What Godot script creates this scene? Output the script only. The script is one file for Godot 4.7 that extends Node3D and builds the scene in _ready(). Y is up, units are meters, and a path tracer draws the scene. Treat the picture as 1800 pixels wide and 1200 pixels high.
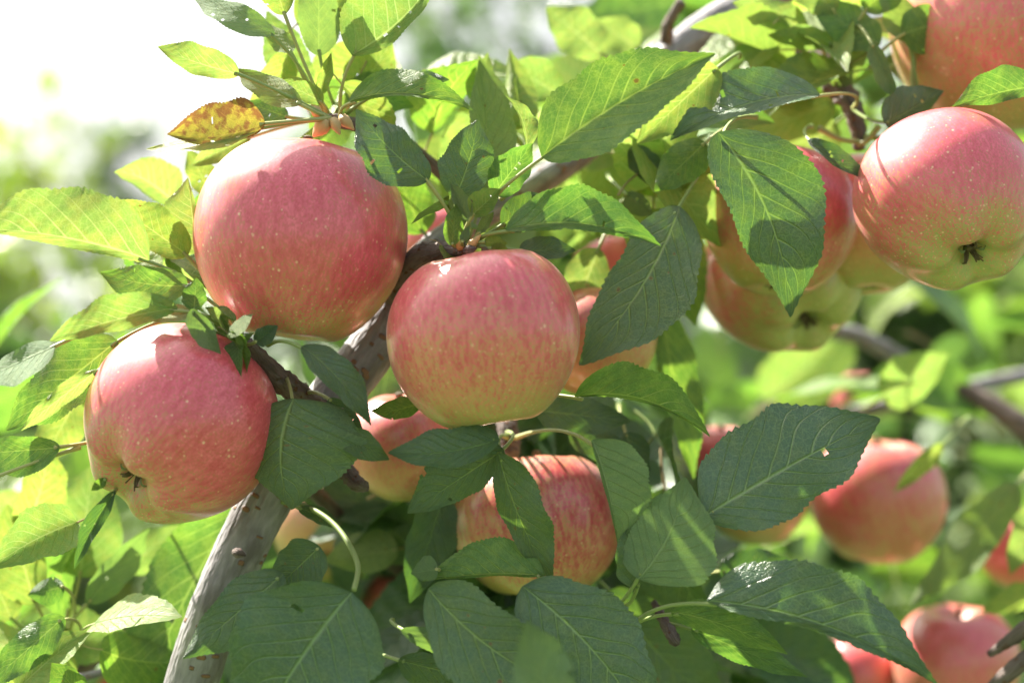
extends Node3D
# An orchard in late summer: ripe apples among backlit leaves, seen from very near.

const F := 2750.0                       # focal length in units of the picture's 1800 columns
const EYE := Vector3(0, 1.55, 0)
const SUN := Vector3(-0.50, 0.74, -0.47) # direction to the sun

var rng := RandomNumberGenerator.new()
var names := {}
var mats := {}
var tree: Node3D
var tree2: Node3D
var pattern := {}
var bark: StandardMaterial3D
var spur_bark: StandardMaterial3D
var stalk: Array[StandardMaterial3D] = []
var shared_leaf := []
var shared_petiole: ArrayMesh
var tables := {}
var leaf_count := 0

# ------------------------------------------------------------------ helpers
func P(x: float, y: float, d: float) -> Vector3:
	return EYE + Vector3((x - 900.0) / F * d, (600.0 - y) / F * d, -d)

func numbered(called: String) -> String:
	var n: int = names.get(called, 0)
	names[called] = n + 1
	return called if n == 0 else "%s_%03d" % [called, n]

func thing(called: String, label: String, category: String, at := Vector3.ZERO, group := "") -> Node3D:
	var o := Node3D.new()
	o.name = numbered(called)
	add_child(o, true)
	o.position = at
	o.set_meta("label", label)
	o.set_meta("category", category)
	if group:
		o.set_meta("group", group)
	return o

func part(called: String, mesh: Mesh, m: Material, parent: Node3D, at := Transform3D()) -> MeshInstance3D:
	var o := MeshInstance3D.new()
	var key := "%d/%s" % [parent.get_instance_id(), called]
	var n: int = names.get(key, 0)
	names[key] = n + 1
	o.name = called if n == 0 else "%s_%03d" % [called, n]
	o.mesh = mesh
	o.material_override = m
	o.transform = at
	parent.add_child(o, true)
	return o

func smooth(a: float, b: float, x: float) -> float:
	var t := clampf((x - a) / (b - a), 0.0, 1.0)
	return t * t * (3.0 - 2.0 * t)

func lin(r: float, g: float, b: float) -> Color:
	return Color(r, g, b).linear_to_srgb()

func grid_mesh(v: PackedVector3Array, uv: PackedVector2Array, rows: int, cols: int, gaps := {}) -> ArrayMesh:
	# rows x cols vertices, smooth normals by differences
	var nrm := PackedVector3Array()
	nrm.resize(v.size())
	var idx := PackedInt32Array()
	for r in rows - 1:
		for c in cols - 1:
			var a := r * cols + c
			if gaps.has(a):
				continue
			idx.append_array([a, a + cols, a + 1, a + 1, a + cols, a + cols + 1])
	for k in range(0, idx.size(), 3):
		var i := idx[k]
		var j := idx[k + 1]
		var l := idx[k + 2]
		var n := (v[l] - v[i]).cross(v[j] - v[i])
		nrm[i] += n
		nrm[j] += n
		nrm[l] += n
	for k in nrm.size():
		nrm[k] = nrm[k].normalized()
	var arr := []
	arr.resize(Mesh.ARRAY_MAX)
	arr[Mesh.ARRAY_VERTEX] = v
	arr[Mesh.ARRAY_NORMAL] = nrm
	arr[Mesh.ARRAY_TEX_UV] = uv
	arr[Mesh.ARRAY_INDEX] = idx
	var m := ArrayMesh.new()
	m.add_surface_from_arrays(Mesh.PRIMITIVE_TRIANGLES, arr)
	return m

func spline(pts: Array, t: float) -> Variant:
	var n := pts.size() - 1
	var f := clampf(t, 0.0, 1.0) * n
	var i := mini(int(f), n - 1)
	var u := f - i
	var a = pts[maxi(i - 1, 0)]
	var b = pts[i]
	var c = pts[i + 1]
	var d = pts[mini(i + 2, n)]
	return (b * 2.0 + (c - a) * u + (a * 2.0 - b * 5.0 + c * 4.0 - d) * (u * u) + (b * 3.0 - a - c * 3.0 + d) * (u * u * u)) * 0.5

# a tube through points with radii; rough > 0 makes it knobby
func tube(pts: Array, radii: Array, sides: int, segs: int, rough := 0.0, seed_ := 0, vscale := 10.0) -> ArrayMesh:
	var noise := FastNoiseLite.new()
	noise.seed = seed_
	noise.frequency = 1.0
	var v := PackedVector3Array()
	var uv := PackedVector2Array()
	var along := 0.0
	var before: Vector3 = pts[0]
	var side := Vector3.ZERO
	var cap := 2
	for r in segs + 1 + 2 * cap:
		var q := clampi(r - cap, 0, segs)
		var t := float(q) / segs
		var c: Vector3 = spline(pts, t)
		var rad: float = spline(radii, t)
		var fwd: Vector3 = ((spline(pts, minf(t + 0.01, 1.0)) as Vector3) - (spline(pts, maxf(t - 0.01, 0.0)) as Vector3)).normalized()
		if side == Vector3.ZERO:
			side = fwd.cross(Vector3(0.31, 0.2, 0.93)).normalized()
		side = (side - fwd * fwd.dot(side)).normalized()
		var up := fwd.cross(side)
		along += c.distance_to(before)
		before = c
		var out := 0.0
		if r < cap:
			out = -0.5 * (1.0 - float(r) / cap)
			rad *= sin(float(r) / cap * PI * 0.5)
			c += fwd * (out * (spline(radii, t) as float) * 0.6)
		elif r > segs + cap:
			var k := float(r - segs - cap) / cap
			c += fwd * (k * rad * 0.4)
			rad *= cos(k * PI * 0.5)
		for s in sides + 1:
			var an := TAU * s / sides
			var dir := side * cos(an) + up * sin(an)
			var rr := rad
			if rough > 0.0:
				var base: float = spline(radii, t)
				var w := (c + dir * base) / maxf(base, 0.0005)
				rr *= 1.0 + rough * noise.get_noise_3d(w.x * 1.1, w.y * 1.1, w.z * 1.1) + rough * 0.6 * noise.get_noise_3d(w.x * 3.0 + 9.0, w.y * 3.0, w.z * 3.0)
			v.append(c + dir * rr)
			uv.append(Vector2(float(s) / sides, along * vscale))
	return grid_mesh(v, uv, segs + 1 + 2 * cap, sides + 1)

# ------------------------------------------------------------------ leaf textures and materials
func vein_mask(s: float, t: float) -> float:
	var a := absf(s)
	var mid := 1.0 - smooth(0.012 * (1.1 - t), 0.062 * (1.15 - t), a)
	var shift := 0.035 if s > 0.0 else 0.0
	var q := t - 0.29 * a - 0.05 * a * a + shift
	var best := 0.0
	for k in 8:
		var tk := 0.0 + 0.118 * k + 0.012 * sin(k * 2.7 + (1.0 if s > 0.0 else 0.0))
		var d := absf(q - tk - 0.006 * sin(a * 8.0 + k * 1.7))
		best = maxf(best, (1.0 - smooth(0.001, 0.0115 * (1.15 - 0.75 * a), d)) * (1.0 - 0.45 * a))
	return maxf(mid, best)

func make_leaf_textures() -> void:
	var w := 320
	var h := 640
	var cell := FastNoiseLite.new()
	cell.noise_type = FastNoiseLite.TYPE_CELLULAR
	cell.cellular_return_type = FastNoiseLite.RETURN_DISTANCE2_SUB
	cell.frequency = 0.045
	cell.fractal_type = FastNoiseLite.FRACTAL_NONE
	cell.seed = 5
	var cell2 := cell.duplicate() as FastNoiseLite
	cell2.frequency = 0.12
	var mot := FastNoiseLite.new()
	mot.frequency = 0.012
	mot.fractal_octaves = 4
	var fine := FastNoiseLite.new()
	fine.frequency = 0.16
	fine.fractal_octaves = 3
	var kinds := {
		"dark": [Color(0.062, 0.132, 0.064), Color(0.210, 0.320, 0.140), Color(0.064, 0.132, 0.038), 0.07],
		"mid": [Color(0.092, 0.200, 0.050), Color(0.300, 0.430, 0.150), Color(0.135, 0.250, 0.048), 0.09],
		"yellow": [Color(0.185, 0.310, 0.062), Color(0.400, 0.500, 0.180), Color(0.250, 0.330, 0.060), 0.06],
		"under": [Color(0.190, 0.275, 0.145), Color(0.300, 0.385, 0.215), Color(0.220, 0.300, 0.150), 0.05],
		"autumn": [Color(0.30, 0.31, 0.065), Color(0.400, 0.340, 0.120), Color(0.17, 0.095, 0.045), 0.0],
	}
	var bytes := {}
	for k in kinds:
		var b := PackedByteArray()
		b.resize(w * h * 3)
		bytes[k] = b
	var relief := PackedByteArray()
	relief.resize(w * h)
	var lut := PackedByteArray()
	lut.resize(4096)
	for i in 4096:
		lut[i] = int(clampf(Color(i / 4095.0, 0, 0).linear_to_srgb().r, 0, 1) * 255.0)
	for y in h:
		var t := (y + 0.5) / h
		for x in w:
			var s := (x + 0.5) / w * 2.0 - 1.0
			var vm := vein_mask(s, t)
			var c1 := 1.0 - smooth(0.02, 0.16, cell.get_noise_2d(x, y) + 1.0)
			var c2 := 1.0 - smooth(0.03, 0.30, cell2.get_noise_2d(x, y) + 1.0)
			var net := maxf(c1 * 0.45, c2 * 0.22)
			var vein := maxf(vm, net * 0.75)
			var mo := mot.get_noise_2d(x, y)
			var fi := fine.get_noise_2d(x, y)
			relief[y * w + x] = int(clampf(0.62 - 0.5 * vm - 0.22 * net + 0.10 * fi + 0.15 * mo, 0, 1) * 255.0)
			var at := (y * w + x) * 3
			for k in kinds:
				var d = kinds[k]
				var c: Color
				if k == "autumn":
					c = (d[0] as Color).lerp(d[2], smooth(-0.3, 0.45, mo * 1.3 + fi * 0.25 + 0.75 * absf(s) - 0.32)).lerp(d[1], vein * 0.5)
					if fi > 0.28:
						c = c.lerp(Color(0.10, 0.035, 0.02), 0.6)
				else:
					c = (d[0] as Color).lerp(d[2], smooth(-0.3, 0.5, mo)).lerp(d[1], vein)
					var dust: float = d[3] * smooth(0.0, 0.6, mo + 0.8 * fi + 0.1)
					c = c.lerp(Color(0.42, 0.44, 0.24), dust)
					c = c * (1.0 + 0.22 * fi)
				var b: PackedByteArray = bytes[k]
				b[at] = lut[int(clampf(c.r, 0, 1) * 4095.0)]
				b[at + 1] = lut[int(clampf(c.g, 0, 1) * 4095.0)]
				b[at + 2] = lut[int(clampf(c.b, 0, 1) * 4095.0)]
				bytes[k] = b
	var bump := ImageTexture.create_from_image(Image.create_from_data(w, h, false, Image.FORMAT_L8, relief))
	# kind -> [share that passes, tint of what passes, roughness, specular, relief]
	var looks := {
		"dark": [0.38, Color(0.9, 1.0, 0.30), 0.40, 0.70, 0.11],
		"mid": [0.50, Color(0.92, 1.0, 0.40), 0.47, 0.6, 0.09],
		"yellow": [0.49, Color(1.0, 1.0, 0.75), 0.45, 0.55, 0.10],
		"under": [0.42, Color(0.85, 1.0, 0.30), 0.70, 0.45, -0.12],
		"autumn": [0.55, Color(1.0, 0.85, 0.5), 0.6, 0.45, 0.05],
	}
	var tints := [Color(1, 1, 1), Color(0.86, 0.93, 0.9), Color(1.08, 1.04, 0.85)]
	var spot := RandomNumberGenerator.new()
	spot.seed = 31
	for k in kinds:
		var clean := Image.create_from_data(w, h, false, Image.FORMAT_RGB8, bytes[k])
		var worn := clean.duplicate() as Image
		for n in 9:                # brown specks and a few scorched patches
			var cx := spot.randf_range(0.1, 0.9) * w
			var cy := spot.randf_range(0.1, 0.95) * h
			var rad := 1.5 + 8.0 * pow(spot.randf(), 4.0)
			for y in range(maxi(0, int(cy - rad * 2)), mini(h, int(cy + rad * 2))):
				for x in range(maxi(0, int(cx - rad * 2)), mini(w, int(cx + rad * 2))):
					var q := Vector2(x - cx, y - cy).length() / rad + 0.5 * fine.get_noise_2d(x, y)
					if q < 1.3:
						worn.set_pixel(x, y, worn.get_pixel(x, y).lerp(Color(0.42, 0.30, 0.14) if q < 0.9 else Color(0.62, 0.60, 0.25), 0.8 if q < 0.9 else 0.4))
		var tex := ImageTexture.create_from_image(clean)
		var tex2 := ImageTexture.create_from_image(worn)
		for i in 3:
			var m := StandardMaterial3D.new()
			m.resource_name = "%s_leaf_%d" % [k, i]
			m.albedo_texture = tex2 if i == 2 else tex
			m.albedo_color = tints[i].linear_to_srgb()
			var l = looks[k]
			m.backlight_enabled = true
			var share: float = 2.0 * l[0]
			m.backlight = (l[1] * share).linear_to_srgb()
			m.roughness = l[2] + 0.05 * (i - 1)
			m.metallic_specular = l[3]
			m.heightmap_enabled = true
			m.heightmap_texture = bump
			m.heightmap_scale = l[4]
			m.cull_mode = BaseMaterial3D.CULL_DISABLED
			mats["%s%d" % [k, i]] = m
	for c in [lin(0.20, 0.27, 0.08), lin(0.30, 0.32, 0.11), lin(0.24, 0.18, 0.08)]:
		var m := StandardMaterial3D.new()
		m.resource_name = "leaf_stalk"
		m.albedo_color = c
		m.roughness = 0.55
		stalk.append(m)

func leaf_mat(kind: String) -> StandardMaterial3D:
	return mats[kind + str(rng.randi() % 3)]

# ------------------------------------------------------------------ one leaf blade
# x to the right hand, y from base to tip, z towards the front; w1 / w2 the widest left / right half, f1 / f2 their slopes
func blade(length: float, w1: float, w2: float, f1: float, f2: float, cv: float, bow: float, cup: float, wave: float, teeth: int, per: int, half: int, seed_: int, tipdrop := 0.0, pucker := 0.0055) -> ArrayMesh:
	var r := RandomNumberGenerator.new()
	r.seed = seed_
	var ph1 := r.randf() * TAU
	var ph2 := r.randf() * TAU
	var fr1 := r.randf_range(9.0, 14.0)
	var fr2 := r.randf_range(9.0, 14.0)
	var pk := r.randf_range(0.50, 0.62)
	var pe := r.randf_range(0.76, 0.98)
	var top := pow(pk / (pk + pe), pk) * pow(pe / (pk + pe), pe)
	var rows := teeth * per + 1
	var cols := half * 2 + 1
	var v := PackedVector3Array()
	var uv := PackedVector2Array()
	v.resize(rows * cols)
	uv.resize(rows * cols)
	var t1 := tan(deg_to_rad(f1))
	var t2 := tan(deg_to_rad(f2))
	var tc := tan(deg_to_rad(cup))
	for i in rows:
		var t := float(i) / (rows - 1)
		var w := pow(t, pk) * pow(1.0 - t, pe) / top
		var arch := 4.0 * t * (1.0 - t)
		var cx := -cv * arch
		var cz := bow * arch - tipdrop * t * t * t
		var saw := float(i % per) / per
		for j in cols:
			var s := float(j - half) / half
			var a := absf(s)
			var wide := (w2 if s > 0.0 else w1) * w * (1.0 + 0.05 * sin(t * fr1 + ph1 + s * 2.0) + 0.035 * sin(t * fr2 * 1.9 + ph2 - s)) * (1.0 - 0.22 * smooth(0.72, 0.97, t))
			var x := a * wide
			var y := t * length
			if a > 0.99 and i > 0 and i < rows - 1:
				x *= 1.0 + (saw - 0.4) * 0.060 * (0.7 + 0.6 * sin(t * 37.0 + ph1 + s)) * (1.0 if teeth > 10 else 0.0)
				x += (saw - 0.4) * 0.0045 * length * (1.0 if teeth > 10 else 0.0)
				y += saw * 0.004 * length
			var z := x * (t2 if s > 0.0 else t1) + x * a * tc
			var fi := (t - 0.29 * a - 0.05 * a * a + (0.035 if s > 0.0 else 0.0) - 0.0) / 0.118
			z -= pucker * length * cos(TAU * fi) * smooth(0.0, 0.25, a) * (1.0 - 0.6 * a) * smooth(0.0, 0.1, t) * smooth(1.0, 0.8, t)
			z += wave * length * a * a * sin(t * (fr2 if s > 0.0 else fr1) + (ph2 if s > 0.0 else ph1)) * minf(1.0, w * 1.4)
			v[i * cols + j] = Vector3(cx + (x if s > 0.0 else -x), y, cz + z)
			uv[i * cols + j] = Vector2(0.5 + 0.5 * s, t)
	var gaps := {}                      # insect holes, and bites out of the edge
	if teeth > 20 and r.randf() < 0.4:
		for n in r.randi_range(1, 3):
			var row := r.randi_range(16, rows - 22)
			var col := r.randi_range(0, cols - 2)
			for q in r.randi_range(1, 3):
				gaps[(row + q) * cols + col] = true
	return grid_mesh(v, uv, rows, cols, gaps)

# a leaf that runs from (bx, by) to (tx, ty) at depth d; its stalk goes to hub (x, y, depth)
func lf(bx: float, by: float, tx: float, ty: float, d: float, dd: float, w1: float, w2: float, f1: float, f2: float, cv: float, bow: float, kind: String, hub := Vector3.ZERO, cup := 0.0, wave := 0.042, tipdrop := 0.0) -> Node3D:
	if d < 0.575 and d > 0.5:
		d = 0.575 - (0.575 - d) * 0.45
	var b := P(bx, by, d)
	var e := P(tx, ty, d + dd)
	var axis := e - b
	var px := Vector2(tx - bx, ty - by).normalized()
	var right := Vector3(-px.y, -px.x, 0.0)   # right hand along base -> tip, in the view plane
	var y := axis.normalized()
	right = (right - y * y.dot(right)).normalized()
	var z := right.cross(y)
	var k := d / F
	var sharp := d < 0.70
	leaf_count += 1
	cup += rng.randf_range(-14.0, 14.0)
	var m := blade(axis.length(), w1 * k, w2 * k, f1, f2, cv * k, bow, cup, wave, 27 if sharp else 9, 3, 5 if sharp else 3, leaf_count * 7 + 3, tipdrop, -0.0055 if kind == "under" else 0.0055)
	var o := part("leaf", m, leaf_mat(kind), tree, Transform3D(Basis(right, y, z), b - tree.position))
	var h := hub
	h.z = maxf(h.z, d + 0.012)
	if hub == Vector3.ZERO:
		var back := px * -40.0
		h = Vector3(bx + back.x, by + back.y - 8.0, d + 0.08)
	var hp := P(h.x, h.y, h.z)
	var inv := Transform3D(Basis(right, y, z), b).affine_inverse()
	var q0 := inv * hp
	var span := q0.length()
	var q1 := Vector3(0, -span * (0.28 if q0.y < -0.3 * span else 0.10), 0) + q0 * 0.3
	var c := []
	for i in 7:
		var t := i / 6.0
		c.append(q0 * (1 - t) * (1 - t) + q1 * 2.0 * t * (1 - t) + Vector3(0, length_in(axis), 0) * t * t)
	part("petiole", tube(c, [0.0011, 0.0008, 0.0007, 0.0007, 0.0008], 6, 12), stalk[rng.randi() % 2], o)
	return o

func length_in(axis: Vector3) -> float:
	return minf(0.004, axis.length() * 0.06)

# leaves that fill the depth of the crown: shared blades, each leaf a part of its own
func make_shared() -> void:
	var r := RandomNumberGenerator.new()
	r.seed = 77
	for i in 14:
		var roll := r.randf_range(8, 32)
		var ratio := r.randf_range(0.24, 0.31)
		shared_leaf.append(blade(1.0, ratio, ratio * r.randf_range(0.9, 1.1), roll, roll, r.randf_range(-0.06, 0.06), r.randf_range(-0.02, 0.1), r.randf_range(-15, 15), r.randf_range(0.01, 0.035), 14, 3, 3, i + 100, r.randf_range(0.0, 0.2)))
	shared_petiole = tube([Vector3(0.02, -0.24, -0.09), Vector3(0, -0.12, -0.025), Vector3(0, 0.02, 0)], [0.011, 0.009, 0.010], 5, 5)

func free_leaf(owner_: Node3D, at: Vector3, dir: Vector3, face: Vector3, size: float, kind: String) -> void:
	var y := dir.normalized()
	var x := y.cross(face).normalized()
	var z := x.cross(y)
	var o := part("leaf", shared_leaf[rng.randi() % shared_leaf.size()], leaf_mat(kind), owner_, Transform3D(Basis(x, y, z).scaled_local(Vector3.ONE * size), at - owner_.position))
	part("petiole", shared_petiole, stalk[rng.randi() % 3], o)

# the deep foliage of one tree, joined: one surface for each kind of leaf
func foliage(owner_: Node3D, areas: Array) -> void:
	var tools := {}
	for a in areas:
		for i in a[0]:
			var p := P(rng.randf_range(a[1], a[3]), rng.randf_range(a[2], a[4]), rng.randf_range(a[5], a[6]))
			var y := Vector3(rng.randfn(), rng.randfn() * 0.8 - 0.25, rng.randfn() * 0.6).normalized()
			var x := y.cross(Vector3(rng.randfn() * 0.5 - 0.1, rng.randfn() * 0.5 + 0.55, rng.randfn() * 0.5 + 0.45)).normalized()
			var kind: String = a[7][rng.randi() % a[7].size()]
			if not tools.has(kind):
				tools[kind] = SurfaceTool.new()
			var at := Transform3D(Basis(x, y, x.cross(y)).scaled_local(Vector3.ONE * rng.randf_range(0.055, 0.085)), p - owner_.position)
			(tools[kind] as SurfaceTool).append_from(shared_leaf[rng.randi() % shared_leaf.size()], 0, at)
	var m := ArrayMesh.new()
	for kind in tools:
		(tools[kind] as SurfaceTool).commit(m)
		m.surface_set_material(m.get_surface_count() - 1, mats[kind + "1"])
	var o := part("foliage", m, null, owner_)
	o.set_meta("kind", "stuff")

func scatter(owner_: Node3D, n: int, x0: float, y0: float, x1: float, y1: float, d0: float, d1: float, kinds: Array, small := 0.055, large := 0.085) -> void:
	for i in n:
		var p := P(rng.randf_range(x0, x1), rng.randf_range(y0, y1), rng.randf_range(d0, d1))
		var dir := Vector3(rng.randfn(), rng.randfn() * 0.8 - 0.25, rng.randfn() * 0.6)
		var face := Vector3(rng.randfn() * 0.5 - 0.1, rng.randfn() * 0.5 + 0.55, rng.randfn() * 0.5 + 0.45)
		free_leaf(owner_, p, dir, face, rng.randf_range(small, large), kinds[rng.randi() % kinds.size()])

# ------------------------------------------------------------------ apples
func make_tables() -> void:
	var w := 1024
	var h := 512
	var low := FastNoiseLite.new()
	low.frequency = 1.3
	low.fractal_octaves = 3
	var streak := FastNoiseLite.new()
	streak.frequency = 1.0
	streak.fractal_octaves = 3
	streak.seed = 4
	var fine := FastNoiseLite.new()
	fine.frequency = 34.0
	fine.fractal_octaves = 3
	fine.seed = 9
	var a := PackedFloat32Array()
	var b := PackedFloat32Array()
	var c := PackedFloat32Array()
	a.resize(w * h)
	b.resize(w * h)
	c.resize(w * h)
	for y in h:
		var ph := PI * (y + 0.5) / h
		for x in w:
			var th := TAU * x / w
			var ct := cos(th)
			var st := sin(th)
			var sx := sin(ph) * ct
			var sz := sin(ph) * st
			var cy := cos(ph)
			a[y * w + x] = low.get_noise_3d(sx, cy, sz)
			b[y * w + x] = streak.get_noise_3d(ct * 13.0, st * 13.0, ph * 5.0 + 3.0)
			c[y * w + x] = fine.get_noise_3d(sx, cy * 0.75, sz)
	tables = {"low": a, "streak": b, "fine": c}

# blush: direction (own axes) of the reddest side; red: how much of the skin is red; stripe: how streaky
func apple_skin(seed_: int, w: int, blush: Vector3, red: float, stripe: float, green: float) -> ImageTexture:
	var h := w / 2
	var r := RandomNumberGenerator.new()
	r.seed = seed_
	var off := r.randi() % 1024
	var lowt: PackedFloat32Array = tables.low
	var strt: PackedFloat32Array = tables.streak
	var fint: PackedFloat32Array = tables.fine
	var px := PackedFloat32Array()
	px.resize(w * h * 3)
	var step := 1024.0 / w
	for y in h:
		var ph := PI * (y + 0.5) / h
		var sp := sin(ph)
		var cp := cos(ph)
		var ty := int(y * step)
		var low_end := smooth(-0.35, -0.95, cp)
		var stem_end := smooth(0.90, 0.985, cp)
		for x in w:
			var th := TAU * x / w
			var tx := (int(x * step) + off) % 1024
			var i := ty * 1024 + tx
			var lo := lowt[i]
			var st := strt[i]
			var fi := fint[i]
			var face := sp * cos(th) * blush.x + cp * blush.y + sp * sin(th) * blush.z
			var b := face * 0.55 + red + 0.45 * lo + stripe * st + 1.25 * fi - 0.35 * low_end - 0.5 * stem_end
			var m := smooth(-0.75, 0.80, b)
			var g := clampf(green + 0.6 * low_end + 0.5 * stem_end + 0.3 * lo - 0.2 * face, 0.0, 1.0)
			var cr := (0.56 + (0.35 - 0.56) * g) * (1.0 + 0.25 * fi)
			var cg := (0.305 + (0.37 - 0.305) * g) * (1.0 + 0.25 * fi)
			var cb := 0.11 + (0.09 - 0.11) * g
			var deep := smooth(-0.05, 0.45, st * (0.5 + stripe) + 0.9 * fi) * (0.3 + stripe * 0.6)
			var ton := 1.0 + 1.3 * fi + 0.20 * lo
			var rr := (0.63 + (0.47 - 0.63) * deep) * (0.7 + 0.3 * ton)
			var rg := (0.088 + (0.022 - 0.088) * deep) * ton
			var rb := (0.116 + (0.038 - 0.116) * deep) * ton
			var o := (y * w + x) * 3
			px[o] = cr + (rr - cr) * m
			px[o + 1] = cg + (rg - cg) * m
			px[o + 2] = cb + (rb - cb) * m
	var dots := 1300 if w > 512 else 500
	for n in dots:
		var cp := r.randf_range(-0.97, 0.97) if n % 3 else -pow(r.randf(), 0.7) * 0.97
		var ph := acos(cp)
		var cx := r.randf() * w
		var cy := ph / PI * h
		var rad := (0.8 + 2.2 * pow(r.randf(), 2.2)) * w / 1024.0
		var rx := rad / maxf(sin(ph), 0.12)
		var ink := 0.12 + 0.75 * pow(r.randf(), 1.5)
		for y in range(maxi(0, int(cy - rad)), mini(h, int(cy + rad) + 2)):
			for x in range(int(cx - rx), int(cx + rx) + 2):
				var q := Vector2((x - cx) / rx, (y - cy) / rad).length()
				if q < 1.0:
					var o := (y * w + posmod(x, w)) * 3
					var k := ink * (1.0 - q * q)
					px[o] += (0.80 - px[o]) * k
					px[o + 1] += (0.58 - px[o + 1]) * k
					px[o + 2] += (0.36 - px[o + 2]) * k
	for n in 7:                     # a few corky specks
		var cx := r.randf() * w
		var cy := r.randf_range(0.25, 0.85) * h
		var rad := r.randf_range(1.5, 3.2) * w / 1024.0
		for y in range(int(cy - rad), int(cy + rad) + 2):
			for x in range(int(cx - rad), int(cx + rad) + 2):
				if Vector2(x - cx, y - cy).length() < rad:
					var o := (clampi(y, 0, h - 1) * w + posmod(x, w)) * 3
					px[o] = px[o] * 0.6 + 0.10
					px[o + 1] = px[o + 1] * 0.5 + 0.04
					px[o + 2] = px[o + 2] * 0.5 + 0.02
	var out := PackedByteArray()
	out.resize(px.size())
	for i in px.size():
		out[i] = int(clampf(pow(clampf(px[i], 0, 1), 0.4545), 0, 1) * 255.0)
	return ImageTexture.create_from_image(Image.create_from_data(w, h, false, Image.FORMAT_RGB8, out))

# body of unit radius, stem along +y
func apple_body(seed_: int, tall: float, taper: float, lobes: float, fine_: bool) -> ArrayMesh:
	var r := RandomNumberGenerator.new()
	r.seed = seed_
	var p1 := r.randf() * TAU
	var p2 := r.randf() * TAU
	var p3 := r.randf() * TAU
	var lon := 96 if fine_ else 40
	var lat := 80 if fine_ else 32
	var v := PackedVector3Array()
	var uv := PackedVector2Array()
	for i in lat + 1:
		var ph := PI * i / lat
		var sp := sin(ph)
		var cp := cos(ph)
		for j in lon + 1:
			var th := TAU * j / lon
			var x := pow(sp, 0.86)
			var y := tall * signf(cp) * pow(absf(cp), 0.93)
			# shoulders broad, base narrower
			x *= 1.0 - taper * smooth(0.1, -1.0, cp) + 0.02 * smooth(-0.2, 0.6, cp)
			x *= 1.0 + 0.018 * sin(th * 2.0 + p1) + 0.012 * sin(th * 3.0 + p2)
			y += 0.035 * x * sin(th + p3)
			if cp > 0.0:
				y -= 0.34 * exp(-pow(x / 0.30, 2.0)) + 0.03 * sin(th * 5.0 + p2) * x * (1.0 - x)
			else:
				y += 0.31 * exp(-pow(x / 0.25, 2.0)) + lobes * cos(th * 5.0 + p1) * exp(-pow((x - 0.42) / 0.25, 2.0))
				x *= 1.0 + 0.5 * lobes * cos(th * 5.0 + p1 + PI) * smooth(0.0, -0.8, cp)
			v.append(Vector3(x * cos(th), y, x * sin(th)))
			uv.append(Vector2(float(j) / lon, float(i) / lat))
	var m := grid_mesh(v, uv, lat + 1, lon + 1)
	# close the seam's normals
	var arr := m.surface_get_arrays(0)
	var n: PackedVector3Array = arr[Mesh.ARRAY_NORMAL]
	for i in lat + 1:
		var s := (n[i * (lon + 1)] + n[i * (lon + 1) + lon]).normalized()
		n[i * (lon + 1)] = s
		n[i * (lon + 1) + lon] = s
	for j in lon + 1:
		n[j] = Vector3.UP
		n[lat * (lon + 1) + j] = Vector3.DOWN
	arr[Mesh.ARRAY_NORMAL] = n
	var out := ArrayMesh.new()
	out.add_surface_from_arrays(Mesh.PRIMITIVE_TRIANGLES, arr)
	return out

var dry: StandardMaterial3D
var sepal_green: StandardMaterial3D

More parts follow.
